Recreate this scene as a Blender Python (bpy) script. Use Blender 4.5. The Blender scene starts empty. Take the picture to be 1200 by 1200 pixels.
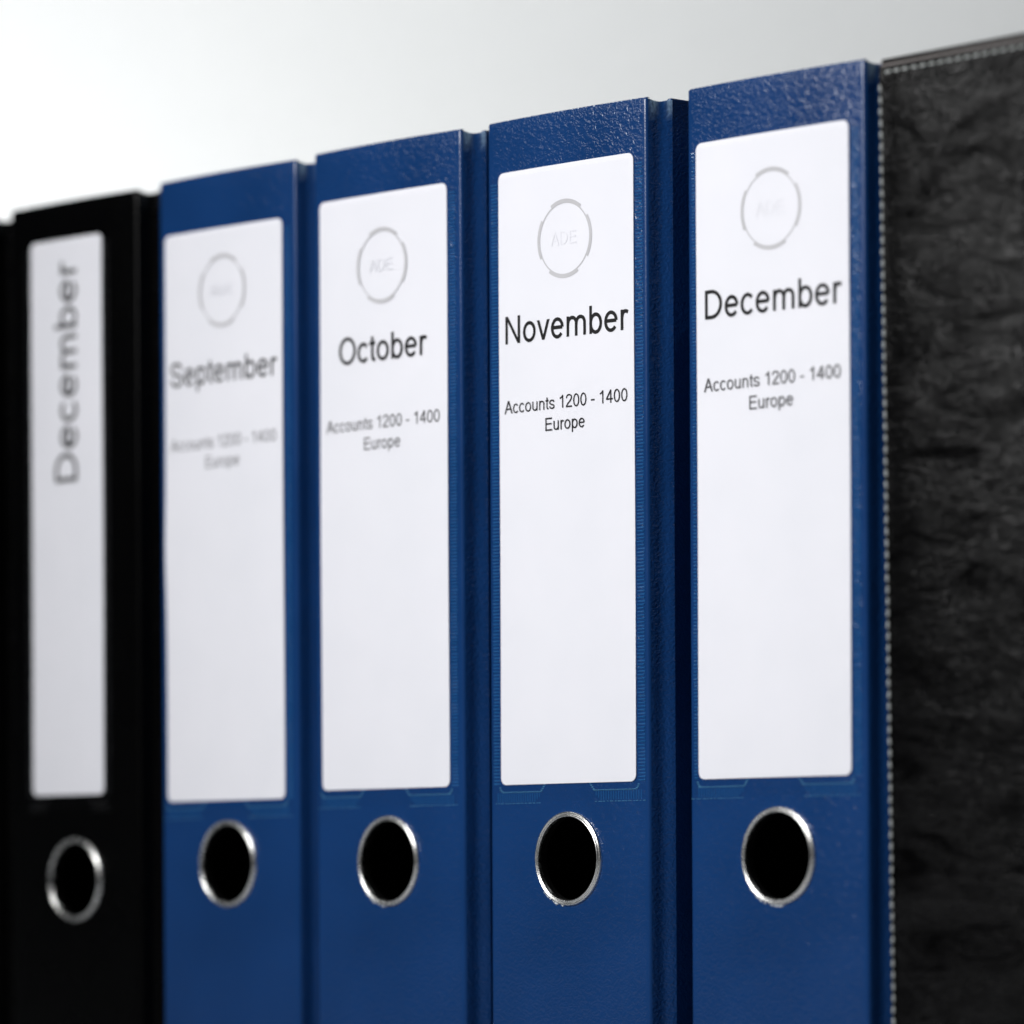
import bpy, math, random
from mathutils import Vector, Matrix

S = bpy.context.scene
COL = S.collection
PI = math.pi

# ------------------------------------------------------------------ camera
YAW, ROLL, F_PX = 0.81343, -0.00491, 5.70119
cam_d = bpy.data.cameras.new('camera')
cam = bpy.data.objects.new('camera', cam_d)
COL.objects.link(cam)
fw = Vector((-math.sin(YAW), math.cos(YAW), 0))
ri = Vector((math.cos(YAW), math.sin(YAW), 0))
up = Vector((0, 0, 1))
r2 = ri * math.cos(ROLL) + up * math.sin(ROLL)
u2 = up * math.cos(ROLL) - ri * math.sin(ROLL)
M = Matrix((r2, u2, -fw)).transposed().to_4x4()
M.translation = Vector((1.04648, -1.03903, 0.0768))
cam.matrix_world = M
cam_d.sensor_width = 36
cam_d.lens = 36 * F_PX / 1.2
cam_d.shift_y = 450.7 / 1200
cam_d.clip_start = 0.05
cam_d.clip_end = 60
cam_d.dof.use_dof = True
cam_d.dof.focus_distance = 1.485
cam_d.dof.aperture_fstop = 5.9
cam_d.dof.aperture_blades = 9
S.camera = cam
S.render.resolution_x = S.render.resolution_y = 1024

# ------------------------------------------------------------------ world and lamps
W = bpy.data.worlds.new('World')
S.world = W
W.use_nodes = True
bg = W.node_tree.nodes['Background']
bg.inputs[0].default_value = (0.75, 0.85, 1.0, 1)
bg.inputs[1].default_value = 0.02


def area(name, loc, target, sx, sy, watts, col=(1, 1, 1)):
    d = bpy.data.lights.new(name, 'AREA')
    d.shape = 'RECTANGLE'
    d.size, d.size_y = sx, sy
    d.energy = watts
    d.color = col
    o = bpy.data.objects.new(name, d)
    COL.objects.link(o)
    o.location = loc
    o.rotation_euler = (Vector(target) - Vector(loc)).to_track_quat('-Z', 'Y').to_euler()
    return o


k = area('key_softbox', (-0.14, -1.02, 0.68), (0.06, 0.0, 0.23), 0.55, 0.40, 2.45, (1, 0.99, 0.99))
k.data.spread = math.radians(68)
area('sheen_softbox', (-0.48, -0.60, 0.63), (0.05, 0.0, 0.30), 0.24, 0.12, 0.37, (1, 1, 1))
area('backdrop_lamp', (-2.80, 0.15, -0.1), (-2.75, 1.5, 0.35), 0.8, 0.6, 56.0, (1, 1, 1))
area('backdrop_top_lamp', (-1.6, 0.2, 2.4), (-1.7, 1.5, 0.7), 1.0, 0.6, 29.0, (0.97, 0.995, 1.0))

S.view_settings.view_transform = 'Standard'
S.view_settings.look = 'None'
S.view_settings.exposure = 0
S.view_settings.gamma = 1
S.view_settings.use_curve_mapping = False


# ------------------------------------------------------------------ materials
def new_mat(name):
    m = bpy.data.materials.new(name)
    m.use_nodes = True
    nt = m.node_tree
    return m, nt, nt.nodes, nt.links, nt.nodes['Principled BSDF']


def N(ns, t, **kw):
    n = ns.new(t)
    for k, v in kw.items():
        setattr(n, k, v)
    return n


def ramp(ns, p0, c0, p1, c1):
    r = ns.new('ShaderNodeValToRGB')
    r.color_ramp.elements[0].position = p0
    r.color_ramp.elements[0].color = (*c0, 1)
    r.color_ramp.elements[1].position = p1
    r.color_ramp.elements[1].color = (*c1, 1)
    return r


def grained_plastic(name, col, worn, rough=0.18, bump=0.37, spec=0.4):
    """embossed PP foil: pebbled grain, faint tone drift, whitened folds at the top of the hinge"""
    m, nt, ns, ln, b = new_mat(name)
    tc = N(ns, 'ShaderNodeTexCoord')
    mp = N(ns, 'ShaderNodeMapping')
    mp.inputs['Scale'].default_value = (1.0, 1.0, 1.15)
    ln.new(tc.outputs['Object'], mp.inputs[0])
    warp = N(ns, 'ShaderNodeTexNoise')
    warp.inputs['Scale'].default_value = 420
    warp.inputs['Detail'].default_value = 0
    ln.new(mp.outputs[0], warp.inputs['Vector'])
    add = N(ns, 'ShaderNodeMixRGB', blend_type='LINEAR_LIGHT')
    add.inputs[0].default_value = 0.0012
    ln.new(mp.outputs[0], add.inputs[1])
    ln.new(warp.outputs['Color'], add.inputs[2])
    v = N(ns, 'ShaderNodeTexVoronoi', feature='F1')
    v.inputs['Scale'].default_value = 930
    ln.new(add.outputs[0], v.inputs['Vector'])
    n2 = N(ns, 'ShaderNodeTexNoise')
    n2.inputs['Scale'].default_value = 800
    n2.inputs['Detail'].default_value = 2
    ln.new(mp.outputs[0], n2.inputs['Vector'])
    mx = N(ns, 'ShaderNodeMath', operation='MULTIPLY_ADD')
    mx.inputs[1].default_value = 0.7
    ln.new(n2.outputs[0], mx.inputs[0])
    ln.new(v.outputs['Distance'], mx.inputs[2])
    bp = N(ns, 'ShaderNodeBump')
    fl = N(ns, 'ShaderNodeAttribute', attribute_name='crease')
    fm = N(ns, 'ShaderNodeMath', operation='MULTIPLY_ADD')
    fm.inputs[1].default_value = -bump * 0.9
    fm.inputs[2].default_value = bump
    ln.new(fl.outputs['Fac'], fm.inputs[0])
    ln.new(fm.outputs[0], bp.inputs['Strength'])
    bp.inputs['Distance'].default_value = 0.00042
    ln.new(mx.outputs[0], bp.inputs['Height'])
    ln.new(bp.outputs[0], b.inputs['Normal'])
    # tone drift
    n3 = N(ns, 'ShaderNodeTexNoise')
    n3.inputs['Scale'].default_value = 22
    n3.inputs['Detail'].default_value = 2
    ln.new(tc.outputs['Object'], n3.inputs['Vector'])
    r = ramp(ns, 0.3, tuple(c * 0.88 for c in col), 0.7, tuple(c * 1.1 for c in col))
    ln.new(n3.outputs[0], r.inputs[0])
    # whitened wear, carried by a vertex attribute on the folded hinge
    at = N(ns, 'ShaderNodeAttribute', attribute_name='wear')
    n4 = N(ns, 'ShaderNodeTexNoise')
    n4.inputs['Scale'].default_value = 500
    n4.inputs['Detail'].default_value = 1
    ln.new(tc.outputs['Object'], n4.inputs['Vector'])
    mm = N(ns, 'ShaderNodeMath', operation='MULTIPLY')
    ln.new(at.outputs['Fac'], mm.inputs[0])
    ln.new(n4.outputs[0], mm.inputs[1])
    mix = N(ns, 'ShaderNodeMixRGB')
    ln.new(mm.outputs[0], mix.inputs[0])
    ln.new(r.outputs[0], mix.inputs[1])
    mix.inputs[2].default_value = (*worn, 1)
    ln.new(mix.outputs[0], b.inputs['Base Color'])
    rr = N(ns, 'ShaderNodeMapRange')
    rr.inputs['To Min'].default_value = rough - 0.05
    rr.inputs['To Max'].default_value = rough + 0.08
    ln.new(n3.outputs[0], rr.inputs[0])
    ln.new(rr.outputs[0], b.inputs['Roughness'])
    b.inputs['Specular IOR Level'].default_value = spec
    return m


def plain(name, col, rough=0.5, metal=0.0, spec=0.5):
    m, nt, ns, ln, b = new_mat(name)
    tc = N(ns, 'ShaderNodeTexCoord')
    n = N(ns, 'ShaderNodeTexNoise')
    n.inputs['Scale'].default_value = 60
    n.inputs['Detail'].default_value = 4
    ln.new(tc.outputs['Object'], n.inputs['Vector'])
    r = ramp(ns, 0.3, tuple(c * 0.94 for c in col), 0.7, tuple(min(c * 1.05, 1) for c in col))
    ln.new(n.outputs[0], r.inputs[0])
    ln.new(r.outputs[0], b.inputs['Base Color'])
    b.inputs['Roughness'].default_value = rough
    b.inputs['Metallic'].default_value = metal
    b.inputs['Specular IOR Level'].default_value = spec
    return m


def paper_mat():
    m, nt, ns, ln, b = new_mat('label_paper')
    tc = N(ns, 'ShaderNodeTexCoord')
    n = N(ns, 'ShaderNodeTexNoise')
    n.inputs['Scale'].default_value = 35
    n.inputs['Detail'].default_value = 5
    ln.new(tc.outputs['Object'], n.inputs['Vector'])
    r = ramp(ns, 0.3, (0.79, 0.80, 0.85), 0.7, (0.82, 0.825, 0.875))
    ln.new(n.outputs[0], r.inputs[0])
    ln.new(r.outputs[0], b.inputs['Base Color'])
    b.inputs['Roughness'].default_value = 0.7
    b.inputs['Specular IOR Level'].default_value = 0.2
    n2 = N(ns, 'ShaderNodeTexNoise')
    n2.inputs['Scale'].default_value = 14
    n2.inputs['Detail'].default_value = 2
    ln.new(tc.outputs['Object'], n2.inputs['Vector'])
    bp = N(ns, 'ShaderNodeBump')
    bp.inputs['Strength'].default_value = 0.25
    bp.inputs['Distance'].default_value = 0.004
    ln.new(n2.outputs[0], bp.inputs['Height'])
    ln.new(bp.outputs[0], b.inputs['Normal'])
    return m


def film_mat():
    m, nt, ns, ln, b = new_mat('clear_film')
    ns.remove(b)
    out = ns['Material Output']
    tr = N(ns, 'ShaderNodeBsdfTransparent')
    gl = N(ns, 'ShaderNodeBsdfGlossy')
    gl.inputs['Roughness'].default_value = 0.16
    lw = N(ns, 'ShaderNodeLayerWeight')
    pw = N(ns, 'ShaderNodeMath', operation='POWER')
    pw.inputs[1].default_value = 5
    ln.new(lw.outputs['Facing'], pw.inputs[0])
    fr = N(ns, 'ShaderNodeMath', operation='MULTIPLY_ADD')
    fr.inputs[1].default_value = 0.7
    fr.inputs[2].default_value = 0.03
    ln.new(pw.outputs[0], fr.inputs[0])
    tc = N(ns, 'ShaderNodeTexCoord')
    n2 = N(ns, 'ShaderNodeTexNoise')
    n2.inputs['Scale'].default_value = 18
    ln.new(tc.outputs['Object'], n2.inputs['Vector'])
    bp = N(ns, 'ShaderNodeBump')
    bp.inputs['Strength'].default_value = 0.3
    bp.inputs['Distance'].default_value = 0.004
    ln.new(n2.outputs[0], bp.inputs['Height'])
    ln.new(bp.outputs[0], gl.inputs['Normal'])
    mx = N(ns, 'ShaderNodeMixShader')
    ln.new(fr.outputs[0], mx.inputs[0])
    ln.new(tr.outputs[0], mx.inputs[1])
    ln.new(gl.outputs[0], mx.inputs[2])
    ln.new(mx.outputs[0], out.inputs['Surface'])
    return m


def chrome_mat():
    m, nt, ns, ln, b = new_mat('nickel_ring')
    b.inputs['Base Color'].default_value = (0.86, 0.86, 0.84, 1)
    b.inputs['Metallic'].default_value = 1
    tc = N(ns, 'ShaderNodeTexCoord')
    n = N(ns, 'ShaderNodeTexNoise')
    n.inputs['Scale'].default_value = 300
    n.inputs['Detail'].default_value = 3
    ln.new(tc.outputs['Object'], n.inputs['Vector'])
    rr = N(ns, 'ShaderNodeMapRange')
    rr.inputs['To Min'].default_value = 0.2
    rr.inputs['To Max'].default_value = 0.34
    ln.new(n.outputs[0], rr.inputs[0])
    ln.new(rr.outputs[0], b.inputs['Roughness'])
    return m


def leather_mat():
    m, nt, ns, ln, b = new_mat('black_leather')
    tc = N(ns, 'ShaderNodeTexCoord')
    mp = N(ns, 'ShaderNodeMapping')
    mp.inputs['Rotation'].default_value = (0, math.radians(32), 0)
    mp.inputs['Scale'].default_value = (0.6, 1, 2.1)
    ln.new(tc.outputs['Object'], mp.inputs[0])
    big = N(ns, 'ShaderNodeTexNoise')
    big.inputs['Scale'].default_value = 46
    big.inputs['Detail'].default_value = 6
    big.inputs['Roughness'].default_value = 0.68
    big.inputs['Distortion'].default_value = 1.2
    ln.new(mp.outputs[0], big.inputs['Vector'])
    r = ramp(ns, 0.40, (0.0010, 0.0010, 0.0011), 0.75, (0.0022, 0.0021, 0.0021))
    ln.new(big.outputs[0], r.inputs[0])
    ln.new(r.outputs[0], b.inputs['Base Color'])
    rr = N(ns, 'ShaderNodeMapRange')
    rr.inputs['From Min'].default_value = 0.35
    rr.inputs['From Max'].default_value = 0.7
    rr.inputs['To Min'].default_value = 0.26
    rr.inputs['To Max'].default_value = 0.15
    ln.new(big.outputs[0], rr.inputs[0])
    ln.new(rr.outputs[0], b.inputs['Roughness'])
    v = N(ns, 'ShaderNodeTexVoronoi', feature='DISTANCE_TO_EDGE')
    v.inputs['Scale'].default_value = 760
    wn = N(ns, 'ShaderNodeTexNoise')
    wn.inputs['Scale'].default_value = 300
    ln.new(mp.outputs[0], wn.inputs['Vector'])
    add = N(ns, 'ShaderNodeMixRGB', blend_type='LINEAR_LIGHT')
    add.inputs[0].default_value = 0.0016
    ln.new(mp.outputs[0], add.inputs[1])
    ln.new(wn.outputs['Color'], add.inputs[2])
    ln.new(add.outputs[0], v.inputs['Vector'])
    vr = ramp(ns, 0.0, (0, 0, 0), 0.35, (1, 1, 1))
    ln.new(v.outputs['Distance'], vr.inputs[0])
    b1 = N(ns, 'ShaderNodeBump')
    b1.inputs['Strength'].default_value = 0.25
    b1.inputs['Distance'].default_value = 0.0004
    ln.new(vr.outputs[0], b1.inputs['Height'])
    wr = N(ns, 'ShaderNodeTexNoise')
    wr.inputs['Scale'].default_value = 75
    wr.inputs['Detail'].default_value = 3
    wr.inputs['Distortion'].default_value = 0.8
    ln.new(mp.outputs[0], wr.inputs['Vector'])
    b2 = N(ns, 'ShaderNodeBump')
    b2.inputs['Strength'].default_value = 0.10
    b2.inputs['Distance'].default_value = 0.0022
    ln.new(wr.outputs[0], b2.inputs['Height'])
    ln.new(b1.outputs[0], b2.inputs['Normal'])
    ln.new(b2.outputs[0], b.inputs['Normal'])
    sp = N(ns, 'ShaderNodeMapRange')
    sp.inputs['From Min'].default_value = 0.36
    sp.inputs['From Max'].default_value = 0.72
    sp.inputs['To Min'].default_value = 0.03
    sp.inputs['To Max'].default_value = 0.58
    ln.new(big.outputs[0], sp.inputs[0])
    ln.new(sp.outputs[0], b.inputs['Specular IOR Level'])
    return m


BLUE = grained_plastic('blue_grained_plastic', (0.0060, 0.0385, 0.143), (0.50, 0.72, 0.90))
BLACK = grained_plastic('black_grained_plastic', (0.0006, 0.0006, 0.0007), (0.04, 0.045, 0.05), rough=0.26, bump=0.3, spec=0.12)
SEAM_BLUE = plain('welded_seam_blue', (0.015, 0.105, 0.29), 0.15)
SEAM_LINE = plain('whitened_lit_weld_line', (0.07, 0.22, 0.38), 0.25)  # whitened weld, painted lighter still because the ridges face down into shade
SEAM_LINE_BLACK = plain('black_weld_line', (0.01, 0.01, 0.011), 0.3)  # slightly lighter than the black seam
SEAM_BLACK = plain('welded_seam_black', (0.006, 0.006, 0.007), 0.3)
LINING_AND_SHADE = plain('lining_and_hole_shade', (0.002, 0.002, 0.002), 0.9, spec=0.1)  # lining blackened to paint the shade inside the finger holes
PAPER = paper_mat()
FILM = film_mat()
RING = chrome_mat()


def ink(g):
    return plain('printed_ink', (g, g, g * 1.06), 0.6, spec=0.2)



EMBLEM = plain('grey_emblem_ink', (0.53, 0.53, 0.55), 0.7, spec=0.2)
EMBLEM_FAINT = plain('faint_emblem_ink', (0.788, 0.795, 0.843), 0.7, spec=0.2)
FRAY = plain('torn_white_core', (0.62, 0.66, 0.70), 0.6)
LEATHER = leather_mat()
THREAD = plain('grey_thread', (0.35, 0.375, 0.365), 0.7)
WALLM = plain('backdrop_paint', (0.80, 0.81, 0.81), 0.9, spec=0.1)
DESKM = plain('shelf_laminate', (0.35, 0.36, 0.37), 0.5)


# ------------------------------------------------------------------ helpers
def link(name, verts, faces, mat, parent=None, sharp=35, mats=None, midx=None):
    me = bpy.data.meshes.new(name)
    me.from_pydata([tuple(v) for v in verts], [], faces)
    for k in (mats or [mat]):
        me.materials.append(k)
    if midx:
        me.polygons.foreach_set('material_index', midx)
    me.polygons.foreach_set('use_smooth', [True] * len(me.polygons))
    me.update()
    me.set_sharp_from_angle(angle=math.radians(sharp))
    o = bpy.data.objects.new(name, me)
    COL.objects.link(o)
    o.parent = parent
    return o


def empty(name, loc, label, cat, group=None):
    o = bpy.data.objects.new(name, None)
    o.empty_display_size = 0.02
    COL.objects.link(o)
    o.location = loc
    o['label'] = label
    o['category'] = cat
    if group:
        o['group'] = group
    return o


def box(x0, x1, y0, y1, z0, z1, bev=0.0):
    """box with chamfered edges (24 verts)"""
    if not bev:
        v = [(x, y, z) for x in (x0, x1) for y in (y0, y1) for z in (z0, z1)]
        f = [(0, 1, 3, 2), (4, 6, 7, 5), (0, 4, 5, 1), (2, 3, 7, 6), (0, 2, 6, 4), (1, 5, 7, 3)]
        return v, f
    import bmesh
    bm = bmesh.new()
    bmesh.ops.create_cube(bm, size=1)
    for p in bm.verts:
        p.co = Vector(((x0 + x1) / 2 + p.co.x * (x1 - x0), (y0 + y1) / 2 + p.co.y * (y1 - y0), (z0 + z1) / 2 + p.co.z * (z1 - z0)))
    bmesh.ops.bevel(bm, geom=bm.edges[:], offset=bev, segments=3, affect='EDGES', profile=0.5)
    bm.verts.index_update()
    v = [tuple(p.co) for p in bm.verts]
    f = [tuple(q.index for q in fc.verts) for fc in bm.faces]
    bm.free()
    return v, f


def merge(parts):
    V, Fc = [], []
    for v, f in parts:
        o = len(V)
        V += list(v)
        Fc += [tuple(i + o for i in q) for q in f]
    return V, Fc


# ------------------------------------------------------------------ lettering: plain grotesque, drawn as strokes
def ell(cx, cy, rx, ry, a0, a1, n=28):
    return [(cx + rx * math.cos(math.radians(a0 + (a1 - a0) * i / n)), cy + ry * math.sin(math.radians(a0 + (a1 - a0) * i / n))) for i in range(n + 1)]


def spl(pts, k=5):
    out = []
    for i in range(len(pts) - 1):
        p0 = pts[max(i - 1, 0)]; p1 = pts[i]; p2 = pts[i + 1]; p3 = pts[min(i + 2, len(pts) - 1)]
        for j in range(k):
            t = j / k
            out.append(tuple(0.5 * (2 * p1[d] + (p2[d] - p0[d]) * t + (2 * p0[d] - 5 * p1[d] + 4 * p2[d] - p3[d]) * t * t
                                    + (3 * p1[d] - p0[d] - 3 * p2[d] + p3[d]) * t ** 3) for d in (0, 1)))
    out.append(pts[-1])
    return out


_arch = [(.11, .27), (.13, .385), (.19, .458), (.27, .478)]
GLYPHS = {   # advance, strokes (polylines), solid polygons
    'N': (.722, [[(.122, 0), (.122, .716)], [(.600, 0), (.600, .716)]], [[(.078, .716), (.178, .716), (.644, 0), (.546, 0)]]),
    'D': (.722, [[(.126, 0), (.126, .716)], [(.126, .675), (.31, .675)] + ell(.31, .358, .317, .317, 86, -86) + [(.31, .041), (.126, .041)]], []),
    'E': (.667, [[(.126, 0), (.126, .716)], [(.126, .675), (.610, .675)], [(.126, .378), (.578, .378)], [(.126, .041), (.625, .041)]], []),
    'A': (.667, [[(.15, .255), (.52, .255)]], [[(0, 0), (.1, 0), (.385, .716), (.282, .716)], [(.565, 0), (.668, 0), (.385, .716), (.282, .716)]]),
    'S': (.667, [spl([(.09, .235), (.125, .13), (.215, .062), (.335, .038), (.455, .055), (.540, .115), (.563, .19), (.54, .265), (.45, .325),
                      (.32, .36), (.18, .405), (.112, .465), (.10, .53), (.125, .605), (.2, .662), (.32, .68), (.44, .66), (.51, .605), (.54, .51)])], []),
    'O': (.778, [ell(.389, .358, .298, .328, 0, 360, 40)], []),
    'o': (.556, [ell(.277, .259, .196, .228, 0, 360, 32)], []),
    'e': (.556, [[(.09, .275), (.466, .275)], [(.466, .275)] + ell(.277, .259, .19, .228, 8, 322, 30)], []),
    'c': (.5, [ell(.268, .259, .19, .228, 40, 320, 28)], []),
    'p': (.556, [[(.11, -.199), (.11, .519)], ell(.29, .259, .182, .228, 0, 360, 32)], []),
    'b': (.556, [[(.11, 0), (.11, .716)], ell(.29, .259, .182, .228, 0, 360, 32)], []),
    't': (.278, [[(.136, .66), (.136, .13), (.15, .07), (.19, .042), (.258, .042)], [(.018, .484), (.258, .484)]], []),
    'm': (.833, [[(.11, 0), (.11, .519)], spl(_arch + [(.355, .452), (.406, .38), (.416, .3), (.416, 0)], 3),
                 spl([(x + .306, y) for x, y in _arch] + [(.661, .452), (.712, .38), (.722, .3), (.722, 0)], 3)], []),
    'n': (.556, [[(.11, 0), (.11, .519)], spl(_arch + [(.37, .455), (.43, .385), (.44, .3), (.44, 0)], 3)], []),
    'u': (.556, [[(.44, .519), (.44, 0)], spl([(.44, .25), (.42, .135), (.36, .06), (.28, .040), (.18, .063), (.12, .134), (.11, .22), (.11, .519)], 3)], []),
    'r': (.333, [[(.11, 0), (.11, .519)], spl([(.11, .26), (.125, .38), (.17, .455), (.235, .478), (.325, .452)], 4)], []),
    'v': (.5, [], [[(.01, .519), (.108, .519), (.297, 0), (.203, 0)], [(.49, .519), (.392, .519), (.203, 0), (.297, 0)]]),
    's': (.5, [spl([(.075, .16), (.11, .085), (.18, .046), (.255, .038), (.35, .053), (.413, .105), (.418, .155), (.38, .205), (.27, .24),
                    (.15, .28), (.088, .33), (.083, .385), (.115, .440), (.19, .474), (.255, .481), (.34, .466), (.395, .425), (.415, .37)], 4)], []),
    '1': (.556, [[(.328, 0), (.328, .716)], [(.328, .68), (.245, .59), (.11, .52)]], []),
    '2': (.556, [spl([(.08, .5), (.10, .6), (.17, .66), (.28, .68), (.39, .655), (.455, .59), (.46, .51), (.42, .42), (.31, .31), (.18, .2), (.105, .11), (.075, .045)], 4),
                 [(.035, .042), (.505, .042)]], []),
    '0': (.556, [ell(.278, .353, .192, .322, 0, 360, 34)], []),
    '4': (.556, [[(.375, 0), (.375, .716)], [(.02, .208), (.52, .208)], [(.05, .215), (.375, .69)]], []),
    '-': (.333, [[(.035, .26), (.298, .26)]], []),
    ' ': (.278, [], []),
}


def stroke(pts, hw, closed):
    n = len(pts)
    L, Rr = [], []
    for i in range(n):
        a = pts[i - 1] if i > 0 else (pts[-2] if closed else None)
        c = pts[i + 1] if i < n - 1 else (pts[1] if closed else None)
        p = pts[i]
        d = []
        for q0, q1 in ((a, p), (p, c)):
            if q0 and q1:
                dx, dy = q1[0] - q0[0], q1[1] - q0[1]
                l = math.hypot(dx, dy) or 1
                d.append((dx / l, dy / l))
        if len(d) == 2:
            tx, ty = d[0][0] + d[1][0], d[0][1] + d[1][1]
            l = math.hypot(tx, ty) or 1
            tx, ty = tx / l, ty / l
            k = 1 / max(0.6, tx * d[0][0] + ty * d[0][1])
        else:
            (tx, ty), k = d[0], 1
        L.append((p[0] - ty * hw * k, p[1] + tx * hw * k))
        Rr.append((p[0] + ty * hw * k, p[1] - tx * hw * k))
    return L, Rr


def text_mesh(txt, em, hw=0.047):
    """flat glyph polygons in x,z about the text's centre line; returns verts (x, lift, z), faces, width"""
    V, Fc = [], []
    x = 0
    for ch in txt:
        adv, strokes, polys = GLYPHS[ch]
        layer = 0
        for st in strokes:
            closed = len(st) > 3 and math.hypot(st[0][0] - st[-1][0], st[0][1] - st[-1][1]) < 1e-6
            L, Rr = stroke(st, hw, closed)
            o = len(V)
            for a, b in zip(L, Rr):
                V.append(((x + a[0]) * em, layer * 1.2e-5, a[1] * em))
                V.append(((x + b[0]) * em, layer * 1.2e-5, b[1] * em))
            for i in range(len(L) - 1):
                Fc.append((o + 2 * i, o + 2 * i + 1, o + 2 * i + 3, o + 2 * i + 2))
            layer += 1
        for pl in polys:
            o = len(V)
            V += [((x + p[0]) * em, layer * 1.2e-5, p[1] * em) for p in pl]
            Fc.append(tuple(range(o, o + len(pl))))
            layer += 1
        x += adv
    w = x * em
    return [(a - w / 2, b, c) for a, b, c in V], Fc, w


# ------------------------------------------------------------------ the setting
v, f = box(-3.2, 1.6, -0.62, 0.42, -0.03, 0.0, 0.002)
o = link('shelf', v, f, DESKM)
o['kind'] = 'structure'
v, f = box(-7.5, 3.5, 1.5, 1.6, -1.2, 3.6)
o = link('backdrop_wall', v, f, WALLM)
o['kind'] = 'structure'

# ------------------------------------------------------------------ lever arch files
HW = 0.03475          # half of the flat spine
BOW = 0.0007          # how far the spine bellies out
TOP = 0.3183
THK = 0.0024
HING = math.radians(60)
HX, HY = 0.0042, 0.0072


def bow(x):
    return -BOW * max(0.0, 1 - (x / HW) ** 2)


def profile_spine(k=5):
    """(x, y, nx, ny) across the spine with the rounded start of both folds"""
    R = 0.0013
    half = []
    th = HING
    x_c = HW - R * math.tan(th / 2)
    for i in range(k + 1):
        a = th * i / k
        half.append((x_c + R * math.sin(a), R - R * math.cos(a), math.sin(a), -math.cos(a)))
    return half


def rows_z(extra, r=0.0009, k=4, top=TOP):
    """(z, inset) rows from bottom to top with rounded lips"""
    rows = []
    for i in range(k, 0, -1):
        a = PI / 2 * i / k
        rows.append((r - r * math.sin(a), r - r * math.cos(a)))
    rows += [(z, 0.0) for z in extra]
    for i in range(1, k + 1):
        a = PI / 2 * i / k
        rows.append((top - r + r * math.sin(a), r - r * math.cos(a)))
    return rows


def sag(x, z, amt=0.00015):
    if z < TOP - 0.012:
        return z
    t = (z - (TOP - 0.012)) / 0.012
    return z - amt * t * min(1.0, (abs(x) / HW) ** 2 * 1.0)


def spine_mesh(hole_x, hole_z):
    B = 0.0205
    half = profile_spine()
    nb = 10
    mid = [hole_x - B + 2 * B * i / nb for i in range(nb + 1)]
    xl = half[0][0]
    left_extra = [-xl + (mid[0] + xl) * i / 3 for i in range(1, 3)]
    fold_x = xl - 0.0003
    right_extra = [mid[-1] + (xl - mid[-1]) * i / 3 for i in range(1, 3)]
    cols = [(-a, b, -c, d) for a, b, c, d in reversed(half)]
    cols.append((-xl + 0.0012, 0, 0, -1))
    cols += [(x, 0, 0, -1) for x in left_extra]
    i0 = len(cols)
    cols += [(x, 0, 0, -1) for x in mid]
    i1 = len(cols) - 1
    cols += [(x, 0, 0, -1) for x in right_extra]
    cols.append((xl - 0.0012, 0, 0, -1))
    cols += half
    zr = [0.001, 0.03] + [hole_z - B + 2 * B * i / nb for i in range(nb + 1)] + [0.14, 0.18, 0.22, 0.26, TOP - 0.012, TOP - 0.006, TOP - 0.0009]
    rows = rows_z(zr)
    j0 = [j for j, r in enumerate(rows) if abs(r[0] - (hole_z - B)) < 1e-7 and r[1] == 0][0]
    j1 = j0 + nb
    V, Fc, mi = [], [], []
    nc = len(cols)
    for z, d in rows:
        for x, y, nx, ny in cols:
            V.append((x - nx * d, y - ny * d + bow(x), sag(x, z)))
    nr = len(rows)
    for j in range(nr - 1):
        for i in range(nc - 1):
            if i0 <= i < i1 and j0 <= j < j1:
                continue
            a = j * nc + i
            Fc.append((a, a + 1, a + nc + 1, a + nc)); mi.append(0)
    # ring patch round the hole
    per = [(i, j0) for i in range(i0, i1)] + [(i1, j) for j in range(j0, j1)] + [(i, j1) for i in range(i1, i0, -1)] + [(i0, j) for j in range(j1, j0, -1)]
    np_ = len(per)
    rh = 0.0134
    circ, circ_b = [], []
    for i, j in per:
        p = V[j * nc + i]
        a = math.atan2(p[2] - hole_z, p[0] - hole_x)
        cx, cz = hole_x + rh * math.cos(a), hole_z + rh * math.sin(a)
        circ.append(len(V)); V.append((cx, bow(cx), cz))
        circ_b.append(len(V)); V.append((cx, THK, cz))
    for k in range(np_):
        k2 = (k + 1) % np_
        a = per[k][1] * nc + per[k][0]; b = per[k2][1] * nc + per[k2][0]
        Fc.append((a, b, circ[k2], circ[k])); mi.append(0)
        Fc.append((circ[k], circ[k2], circ_b[k2], circ_b[k])); mi.append(1)
    # back face with the same hole
    o = len(V)
    back = []
    for i, j in per:
        p = V[j * nc + i]
        back.append(len(V)); V.append((p[0], THK, p[2]))
    for k in range(np_):
        k2 = (k + 1) % np_
        Fc.append((back[k2], back[k], circ_b[k], circ_b[k2])); mi.append(1)
    bx = HW - 0.001
    zb, zt = 0.0009, TOP - 0.0009
    xs = (-bx, hole_x - B, hole_x + B, bx)
    zs = (zb, hole_z - B, hole_z + B, zt)
    for i in range(3):
        for j in range(3):
            if i == 1 and j == 1:
                continue
            o = len(V)
            V += [(xs[i], THK, zs[j]), (xs[i + 1], THK, zs[j]), (xs[i + 1], THK, zs[j + 1]), (xs[i], THK, zs[j + 1])]
            Fc.append((o + 3, o + 2, o + 1, o)); mi.append(1)
    # top and bottom lips run back to the inner face
    for j in (0, nr - 1):
        for i in range(nc - 1):
            a, b = j * nc + i, j * nc + i + 1
            o = len(V)
            V += [(V[a][0], THK, V[a][2]), (V[b][0], THK, V[b][2])]
            Fc.append((a, b, o + 1, o) if j else (b, a, o, o + 1)); mi.append(0)
    crease = [1.0 if abs(q[0]) > fold_x else 0.0 for q in V]
    return V, Fc, mi, crease


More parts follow.
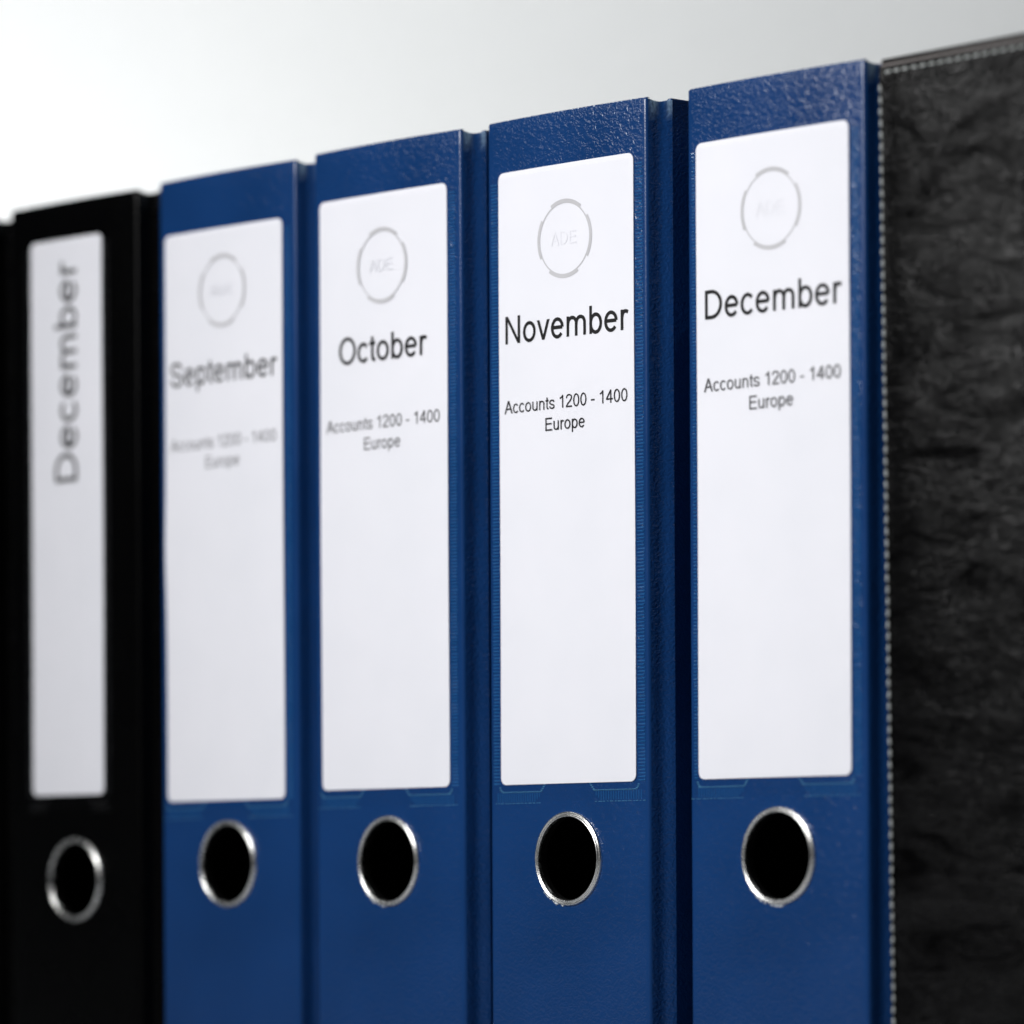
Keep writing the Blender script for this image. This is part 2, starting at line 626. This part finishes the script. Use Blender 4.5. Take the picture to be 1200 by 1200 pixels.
def hinge_mesh(side):
    """folded strip between spine and cover: a shallow groove"""
    half = profile_spine()
    x0, y0, _, _ = half[-1]
    x1, y1 = HW + HX, HY
    n = 8
    pts = []
    nx, ny = math.sin(HING), -math.cos(HING)
    for i in range(n + 1):
        t = i / n
        g = 0.0007 * math.sin(PI * t) ** 2
        pts.append((x0 + (x1 - x0) * t - nx * g, y0 + (y1 - y0) * t - ny * g, nx, ny, t))
    rows = rows_z([0.001, 0.1, 0.2, TOP - 0.012, TOP - 0.007, TOP - 0.0045, TOP - 0.0030, TOP - 0.0018, TOP - 0.0009], r=0.0007)
    V, Fc, wear = [], [], []
    nc = len(pts)
    for z, d in rows:
        for x, y, a, b, t in pts:
            dip = 0.0008 * math.sin(PI * t) if z > TOP - 0.002 else 0
            V.append((side * (x - a * d), y - b * d, z - 0.0005 - dip if z > TOP - 0.01 else z))
            k = max(0, min(1, (z - (TOP - 0.0062)) / 0.004))
            wear.append(k * (math.exp(-((t - 0.22) / 0.16) ** 2) + 0.8 * math.exp(-((t - 0.92) / 0.12) ** 2)))
    m = len(V)
    for z, d in rows:                       # inner skin
        for x, y, a, b, t in pts:
            V.append((side * (x - a * 0.0018), y - b * 0.0018, z - 0.0016 if z > TOP - 0.01 else z))
            wear.append(0)
    nr = len(rows)
    for j in range(nr - 1):
        for i in range(nc - 1):
            a = j * nc + i
            q = (a, a + 1, a + nc + 1, a + nc)
            p = tuple(m + k for k in reversed(q))
            Fc.append(q if side > 0 else tuple(reversed(q)))
            Fc.append(p if side > 0 else tuple(reversed(p)))
    for j in (0, nr - 1):
        for i in range(nc - 1):
            a, b = j * nc + i, j * nc + i + 1
            Fc.append((a, b, m + b, m + a))
    return V, Fc, wear


def cover_mesh(side):
    x1 = HW + HX
    v, f = box(x1 - 0.0022, x1, HY - 0.0004, 0.288, 0.0, TOP - 0.0003, 0.0007)
    v = [(side * a, b, c) for a, b, c in v]
    if side < 0:
        f = [tuple(reversed(q)) for q in f]
    mi = []
    for q in f:
        cx = sum(v[i][0] for i in q) / len(q)
        mi.append(1 if abs(cx) < x1 - 0.0021 else 0)
    return v, f, mi


def rounded_rect(w, h, r, k=6):
    pts = []
    for cx, cz, a0 in ((w / 2 - r, h - r, 0), (-w / 2 + r, h - r, 90), (-w / 2 + r, r, 180), (w / 2 - r, r, 270)):
        for i in range(k + 1):
            a = math.radians(a0 + 90 * i / k)
            pts.append((cx + r * math.cos(a), cz + r * math.sin(a)))
    return pts


def label_mesh(cx, z0, w, h, r=0.0022, warp=0.0, seed=0):
    """card strip following the belly of the spine: rounded outline, front and edge"""
    nx, V, Fc = 14, [], []
    xs = [-w / 2 + w * i / nx for i in range(nx + 1)]
    xs += [-w / 2 + r * (1 - math.cos(PI / 2 * i / 5)) for i in range(1, 6)] + [w / 2 - r * (1 - math.cos(PI / 2 * i / 5)) for i in range(1, 6)]
    xs = sorted(set(round(x, 7) for x in xs))
    zs = [0.0] + [h * i / 24 for i in range(25)][1:-1] + [h]
    rnd = random.Random(seed)
    ph = rnd.random() * 6
    for x in xs:
        e = w / 2 - abs(x)
        t = r - math.sqrt(max(0, r * r - (r - e) ** 2)) if e < r else 0
        for z in zs:
            zz = min(max(z, t), h - t)
            wob = warp * math.exp(-((zz - h * 0.44) / 0.016) ** 2) * (1 if x < -w / 2 + 0.004 else 0)
            V.append((cx + x - wob, bow(cx + x) - 0.00030 - 0.00008 * math.sin(zz * 38 + ph), z0 + zz))
    nz = len(zs)
    for i in range(len(xs) - 1):
        for j in range(nz - 1):
            a = i * nz + j
            Fc.append((a, a + nz, a + nz + 1, a + 1))
    # edge skirt back to the spine
    loop = [i * nz for i in range(len(xs))] + [(len(xs) - 1) * nz + j for j in range(1, nz)] + [i * nz + nz - 1 for i in range(len(xs) - 2, -1, -1)] + [j for j in range(nz - 2, 0, -1)]
    o = len(V)
    for i in loop:
        x, y, z = V[i]
        V.append((x, y + 0.00024, z))
    n = len(loop)
    for k in range(n):
        k2 = (k + 1) % n
        Fc.append((loop[k2], loop[k], o + k, o + k2))
    return V, Fc


def lay(V, cx, z, rot=False):
    """set flat lettering on the label: x along the row, z up, a hair proud of the card"""
    out = []
    for x, l, zz in V:
        X, Z = (cx + x, z + zz) if not rot else (cx - zz, z + x)
        out.append((X, bow(X) - 0.00046 - l, Z))
    return out


def emblem_mesh(r_in, cx, cz):
    """thin ring with four thicker outer segments"""
    V, Fc = [], []
    thick = []
    n = 144
    for i in range(n + 1):
        deg = 360 * i / n
        t = 0.00042
        for c, half in ((86, 34), (178, 31), (268, 34), (0, 33), (360, 33)):
            if abs(deg - c) <= half:
                t = 0.0013 if c in (86, 268) else 0.0012
        thick.append(t)
    for i in range(n):
        o = len(V)
        t = min(thick[i], thick[i + 1])
        flat = 1.0
        for k in (i, i + 1):
            a = 2 * PI * k / n
            V.append((cx + r_in * math.cos(a), cz + r_in * math.sin(a)))
            V.append((cx + (r_in + t) * math.cos(a), cz + (r_in + t) * math.sin(a)))
        Fc.append((o, o + 1, o + 3, o + 2))
    return [(x, bow(x) - 0.00046, z) for x, z in V], Fc


def rib(x0, x1, z0, z1, h=0.00018, vertical=False):
    """one raised weld rib, a low roof-shaped bar"""
    y0 = bow((x0 + x1) / 2) + 0.0001
    if vertical:
        xm = (x0 + x1) / 2
        V = [(x0, y0, z0), (x1, y0, z0), (x1, y0, z1), (x0, y0, z1), (xm, y0 - h - 0.0001, z0 + 0.0001), (xm, y0 - h - 0.0001, z1 - 0.0001)]
        Fc = [(0, 4, 5, 3), (4, 1, 2, 5), (0, 1, 4), (2, 3, 5)]
    else:
        zm = (z0 + z1) / 2
        V = [(x0, y0, z0), (x1, y0, z0), (x1, y0, z1), (x0, y0, z1), (x0 + 0.0001, y0 - h - 0.0001, zm), (x1 - 0.0001, y0 - h - 0.0001, zm)]
        Fc = [(0, 1, 5, 4), (4, 5, 2, 3), (0, 4, 3), (1, 2, 5)]
    return V, Fc


def weld_mesh(cx, z0, w, h, seed):
    rnd = random.Random(seed)
    parts, lines = [], []
    p = 0.00106
    lim = HW - 0.0014
    n = int((h - 0.002) / p)
    for s in (-1, 1):
        xa, xb = cx + s * (w / 2 + 0.0005), cx + s * (w / 2 + 0.0036)
        xa, xb = max(min(xa, xb), -lim), min(max(xa, xb), lim)
        for i in range(n):
            z = z0 + i * p
            j = rnd.uniform(-0.00015, 0.00015)
            parts.append(rib(xa + j, xb + j, z, z + 0.00072, rnd.uniform(0.00014, 0.00034)))
        # foot of the seam: short upright ribs, ridge above, dashed edge below
        xi, xo = 0.0125, w / 2 + 0.0030
        xo = min(xo, lim - s * cx)
        m = int((xo - xi) / p)
        for i in range(m):
            x = xi + i * p
            zt = z0 - 0.0024
            zb = z0 - 0.0054
            if i < 2:
                zb += 0.0014 * (2 - i) / 2
            xx = cx + s * x
            parts.append(rib(xx - 0.0003, xx + 0.0003, zb, zt, rnd.uniform(0.00008, 0.00016), True))
        seg = 0.0016
        x = xi - 0.001
        while x < w / 2 - 0.001:
            lines.append(rib(cx + s * x if s > 0 else cx - x - seg, cx + s * x + seg if s > 0 else cx - x, z0 - 0.0026, z0 - 0.0021, 0.00035))
            x += seg
        # slanted notch end and the rounded outer corner
        for k in range(4):
            xx = cx + s * (xi - 0.001 - 0.0005 * k)
            zz = z0 - 0.0023 + 0.0006 * k
            lines.append(rib(xx - 0.0004, xx + 0.0004, zz, zz + 0.0006, 0.00018))
            a = math.radians(90 * (k + 0.5) / 4)
            xx = cx + s * (w / 2 - 0.001 + 0.0018 * math.sin(a))
            zz = z0 - 0.0005 - 0.0018 * math.cos(a)
            lines.append(rib(xx - 0.0004, xx + 0.0004, zz - 0.0003, zz + 0.0003, 0.00022))
        x = xi - 0.0005
        while x < xo:
            ln = rnd.uniform(0.0006, 0.0016)
            lines.append(rib(cx + s * x if s > 0 else cx - x - ln, cx + s * x + ln if s > 0 else cx - x, z0 - 0.0060, z0 - 0.0056, rnd.uniform(0.0001, 0.0003)))
            x += ln + rnd.uniform(0.0002, 0.0007)
    return merge(parts), merge(lines)


def ring_mesh(hx, hz):
    prof = [(14.5, 0.15), (14.48, -.35), (14.32, -.68), (14.08, -.80), (13.85, -.70), (13.70, -.48), (13.58, -.50), (13.42, -.82), (13.2, -.98),
            (12.98, -.92), (12.85, -.7), (12.78, -.35), (12.74, .3), (12.72, 1.6), (12.95, 3.0)]
    n = 96
    V, Fc = [], []
    for r, y in prof:
        for k in range(n):
            a = 2 * PI * k / n
            V.append((hx + r / 1000 * math.cos(a), y / 1000 - BOW, hz + r / 1000 * math.sin(a)))
    for j in range(len(prof) - 1):
        for k in range(n):
            k2 = (k + 1) % n
            Fc.append((j * n + k, j * n + k2, (j + 1) * n + k2, (j + 1) * n + k))
    mi = [1 if f // n >= len(prof) - 3 else 0 for f in range(len(Fc))]  # throat of the ring painted near-black as the shade of the hole
    return V, Fc, mi


def fray_mesh(hx, hz, a0, a1, n, seed):
    rnd = random.Random(seed)
    parts = []
    for i in range(n):
        a = math.radians(rnd.uniform(a0, a1))
        r = rnd.uniform(14.3, 14.8) / 1000
        s = rnd.uniform(0.25, 0.65) / 1000
        cx, cz = hx + r * math.cos(a), hz + r * math.sin(a)
        V = []
        for k in range(4):
            b = rnd.uniform(0, 2 * PI)
            V.append((cx + s * math.cos(b) * rnd.uniform(.4, 1.2), -BOW - rnd.uniform(-0.05, 0.35) / 1000, cz + s * math.sin(b) * rnd.uniform(.4, 1.2)))
        parts.append((V, [(0, 1, 2), (0, 2, 3), (0, 3, 1), (1, 3, 2)]))
    return merge(parts)


HINGE_DATA = {}


def make_file(loc_x, label, plastic, seam, lab=None, hole=(0.0006, 0.0884), lean=0.0, month=None, accounts=True, top_scale=1.0, fray=None, seed=1,
              group=None, sideways=False, warp=0.0, sx=1.0, inks=(0.01, 0.02)):
    ink_a, ink_b = ink(inks[0]), ink(inks[1])
    t = empty('lever_arch_file', (loc_x, 0, 0), label, 'file binder', group)
    t.rotation_euler = (0, lean, 0)
    t.scale = (sx, 1, top_scale)
    V, Fc, mi, crease = spine_mesh(*hole)
    sp = link('spine', V, Fc, None, t, mats=[plastic, LINING_AND_SHADE], midx=mi)
    sp.data.attributes.new('crease', 'FLOAT', 'POINT').data.foreach_set('value', crease)
    for s in (1, -1):
        V, Fc, wear = hinge_mesh(s)
        h = link('hinge', V, Fc, plastic, t)
        at = h.data.attributes.new('wear', 'FLOAT', 'POINT')
        at.data.foreach_set('value', wear)
        V, Fc, mi = cover_mesh(s)
        link('cover', V, Fc, None, t, mats=[plastic, LINING_AND_SHADE], midx=mi)
    V, Fc, mi = ring_mesh(*hole)
    rg = link('finger_ring', V, Fc, None, t, sharp=60, mats=[RING, LINING_AND_SHADE], midx=mi)
    if fray:
        V, Fc = fray_mesh(hole[0], hole[1], *fray)
        fr = link('frayed_edge', V, Fc, FRAY, rg, sharp=5)
        fr['kind'] = 'stuff'
        fr['label'] = 'torn whitish plastic crumbs along the lower edge of the ring'
    if lab:
        cx, z0, w, h = lab
        V, Fc = label_mesh(cx, z0, w, h, warp=warp, seed=seed)
        lb = link('label_insert', V, Fc, PAPER, t)
        if sideways:
            V, Fc, _ = text_mesh(month, sideways[0], 0.047)
            link('month_lettering', lay(V, sideways[1], sideways[2], True), Fc, ink_a, lb)
        else:
            V, Fc, _ = text_mesh(month, 0.0113 if month == 'September' else 0.01195)
            link('month_lettering', lay(V, cx, 0.2484), Fc, ink_a, lb)
            V, Fc, _ = text_mesh('Accounts 1200 - 1400', 0.0056, 0.042)
            link('account_lettering', lay(V, cx, 0.2268), Fc, ink_b, lb)
            V, Fc, _ = text_mesh('Europe', 0.0056, 0.042)
            link('region_lettering', lay(V, cx, 0.2202), Fc, ink_b, lb)
            V, Fc = emblem_mesh(0.01085, cx + 0.0003, 0.2787)
            link('emblem', V, Fc, EMBLEM, lb)
            V, Fc, _ = text_mesh('ADE', 0.0056, 0.04)
            link('emblem_lettering', lay(V, cx, 0.2769), Fc, EMBLEM_FAINT, lb)
        # clear pocket over the card, welded down both sides and along the foot
        nx = 12
        xa, xb = max(cx - w / 2 - 0.0037, -HW + 0.0013), min(cx + w / 2 + 0.0037, HW - 0.0013)
        V, Fc = [], []
        for i in range(nx + 1):
            x = xa + (xb - xa) * i / nx
            edge = min(x - xa, xb - x)
            y = bow(x) - (0.00068 if edge > 0.003 else 0.00022)
            V += [(x, y, z0 - 0.0052), (x, y, z0 + h - 0.0016)]
        for i in range(nx):
            Fc.append((2 * i, 2 * i + 2, 2 * i + 3, 2 * i + 1))
        pk = link('label_pocket', V, Fc, FILM, t)
        (V, Fc), (V2, F2) = weld_mesh(cx, z0, w, h, seed)
        link('welded_seam', V, Fc, seam, pk, sharp=20)['kind'] = 'stuff'
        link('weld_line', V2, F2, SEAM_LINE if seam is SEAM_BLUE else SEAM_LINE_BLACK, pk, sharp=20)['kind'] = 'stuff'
    return t


GB = 'blue lever arch files standing in the row'
GK = 'black lever arch files standing in the row'
make_file(-0.3505, 'plain black lever arch file at the end of the row beyond the black December file', BLACK, SEAM_BLACK, None, (0.0, 0.0834), group=GK, seed=3, top_scale=0.992)
make_file(-0.2703, 'black lever arch file with narrow white label reading December sideways', BLACK, SEAM_BLACK,
          (-0.0030, 0.1130, 0.0392, 0.1920), (0.0008, 0.0838), month='December', inks=(0.03, 0.03), sideways=(0.0168, 0.0030, 0.2585), group=GK, seed=4, top_scale=0.9955)
make_file(-0.1880, 'blue lever arch file with white spine label reading September', BLUE, SEAM_BLUE,
          (-0.0017, 0.1094, 0.0603, 0.1902), (-0.0002, 0.0884), month='September', inks=(0.05, 0.20), group=GB, seed=5, top_scale=0.998, warp=0.0006, lean=-0.0015)
make_file(-0.1089, 'blue lever arch file with white spine label reading October', BLUE, SEAM_BLUE,
          (-0.0017, 0.1115, 0.0609, 0.1903), (0.0001, 0.0884), month='October', inks=(0.022, 0.11), group=GB, seed=6, fray=(215, 268, 46, 11), lean=-0.001)
make_file(-0.0268, 'blue lever arch file with white spine label reading November', BLUE, SEAM_BLUE,
          (0.0000, 0.1115, 0.0595, 0.1903), (0.0005, 0.0884), month='November', group=GB, seed=7, fray=(220, 264, 44, 12))
make_file(0.0614, 'blue lever arch file with white spine label reading December', BLUE, SEAM_BLUE,
          (-0.0010, 0.1115, 0.0605, 0.1897), (0.0009, 0.0884), month='December', inks=(0.014, 0.09), group=GB, seed=8, fray=(222, 278, 52, 13), sx=1.022)

# ------------------------------------------------------------------ leather folder
LW, LH, LD = 0.082, 0.3152, 0.30
lt = empty('leather_folder', (0.1072, 0, 0), 'black grained leather folder with pale stitched edges beside the blue December file', 'folder')
lt.rotation_euler = (0, -math.radians(0.73), 0)


def leather_panel():
    """padded leather sheet with a rolled rim"""
    V, Fc = [], []
    nx, nz = 30, 90
    r = 0.0014
    rim = [(r * (1 - math.cos(PI / 2 * i / 4)), r * (1 - math.sin(PI / 2 * i / 4))) for i in range(4)]
    xs = [a for a, _ in rim] + [r + (LW - 2 * r) * i / nx for i in range(nx + 1)] + [LW - a for a, _ in reversed(rim)]
    zs = [a for a, _ in rim] + [r + (LH - 2 * r) * i / nz for i in range(nz + 1)] + [LH - a for a, _ in reversed(rim)]

    def drop(t, L):
        e = min(t, L - t)
        return r - math.sqrt(max(0, r * r - (r - e) ** 2)) if e < r else 0.0
    for z in zs:
        for x in xs:
            e = min(x, LW - x, z, LH - z)
            pad = -0.0009 * (1 - math.exp(-max(0, e - 0.004) / 0.006)) + (0.0005 * math.exp(-((e - 0.0024) / 0.0011) ** 2))
            V.append((x, min(r, math.hypot(drop(x, LW), drop(z, LH))) + pad - r, z))
    nc = len(xs)
    for j in range(len(zs) - 1):
        for i in range(nc - 1):
            a = j * nc + i
            Fc.append((a, a + 1, a + nc + 1, a + nc))
    return V, Fc


V, Fc = leather_panel()
panel = link('front_panel', V, Fc, LEATHER, lt, sharp=60)
v, f = box(0.0010, LW - 0.0010, -0.0011, 0.0002, LH - 0.0009, LH + 0.0002, 0.0004)  # added strip: its pale colour stands in for light on the rolled rim
et = link('top_edge_highlight', v, f, plain('lit_leather_edge', (0.13, 0.115, 0.11), 0.5), lt)
et['label'] = 'strip along the top, painted pale for light on the leather edge'
LIN = LINING_AND_SHADE
v, f = box(0.0002, LW - 0.0002, 0.0003, 0.0032, 0.0004, LH + 0.0019, 0.0004)
link('spine_board', v, f, LIN, lt)
for x0 in (0.0004, LW - 0.0034):
    v, f = box(x0, x0 + 0.003, 0.0034, LD, 0.0004, LH + 0.0009, 0.0008)
    link('cover', v, f, LEATHER, lt)

# one stitch: a short plump thread, shared by all
V, Fc = [], []
ns_, nr_ = 7, 8
for i in range(ns_):
    t = -1 + 2 * i / (ns_ - 1)
    rr = math.sqrt(max(0.02, 1 - t * t)) * 0.00048
    for k in range(nr_):
        a = 2 * PI * k / nr_
        V.append((rr * math.cos(a), rr * 0.8 * math.sin(a), t * 0.00128))
for i in range(ns_ - 1):
    for k in range(nr_):
        k2 = (k + 1) % nr_
        Fc.append((i * nr_ + k, i * nr_ + k2, (i + 1) * nr_ + k2, (i + 1) * nr_ + k))
Fc.append(tuple(range(nr_ - 1, -1, -1)))
Fc.append(tuple(range((ns_ - 1) * nr_, ns_ * nr_)))
st0 = link('stitch', V, Fc, THREAD, panel, sharp=80)
rnd = random.Random(5)
spots = []
P = 0.00335
inset = 0.0012
k = int((LH - 0.006) / P)
for i in range(k):
    spots += [(inset, 0.0035 + i * P, 0), (LW - inset, 0.0035 + i * P, 0)]
k = int((LW - 0.006) / P)
for i in range(k):
    spots += [(0.0042 + i * P, LH - 0.0024, 90), (0.0042 + i * P, 0.0024, 90)]
for i, (x, z, rot) in enumerate(spots):
    o = st0 if i == 0 else st0.copy()
    if i:
        COL.objects.link(o)
        o.parent = panel
    o.location = (x + rnd.uniform(-.00008, .00008), -0.00118, z)
    o.rotation_euler = (0, math.radians(rot + rnd.uniform(-5, 5)), 0)
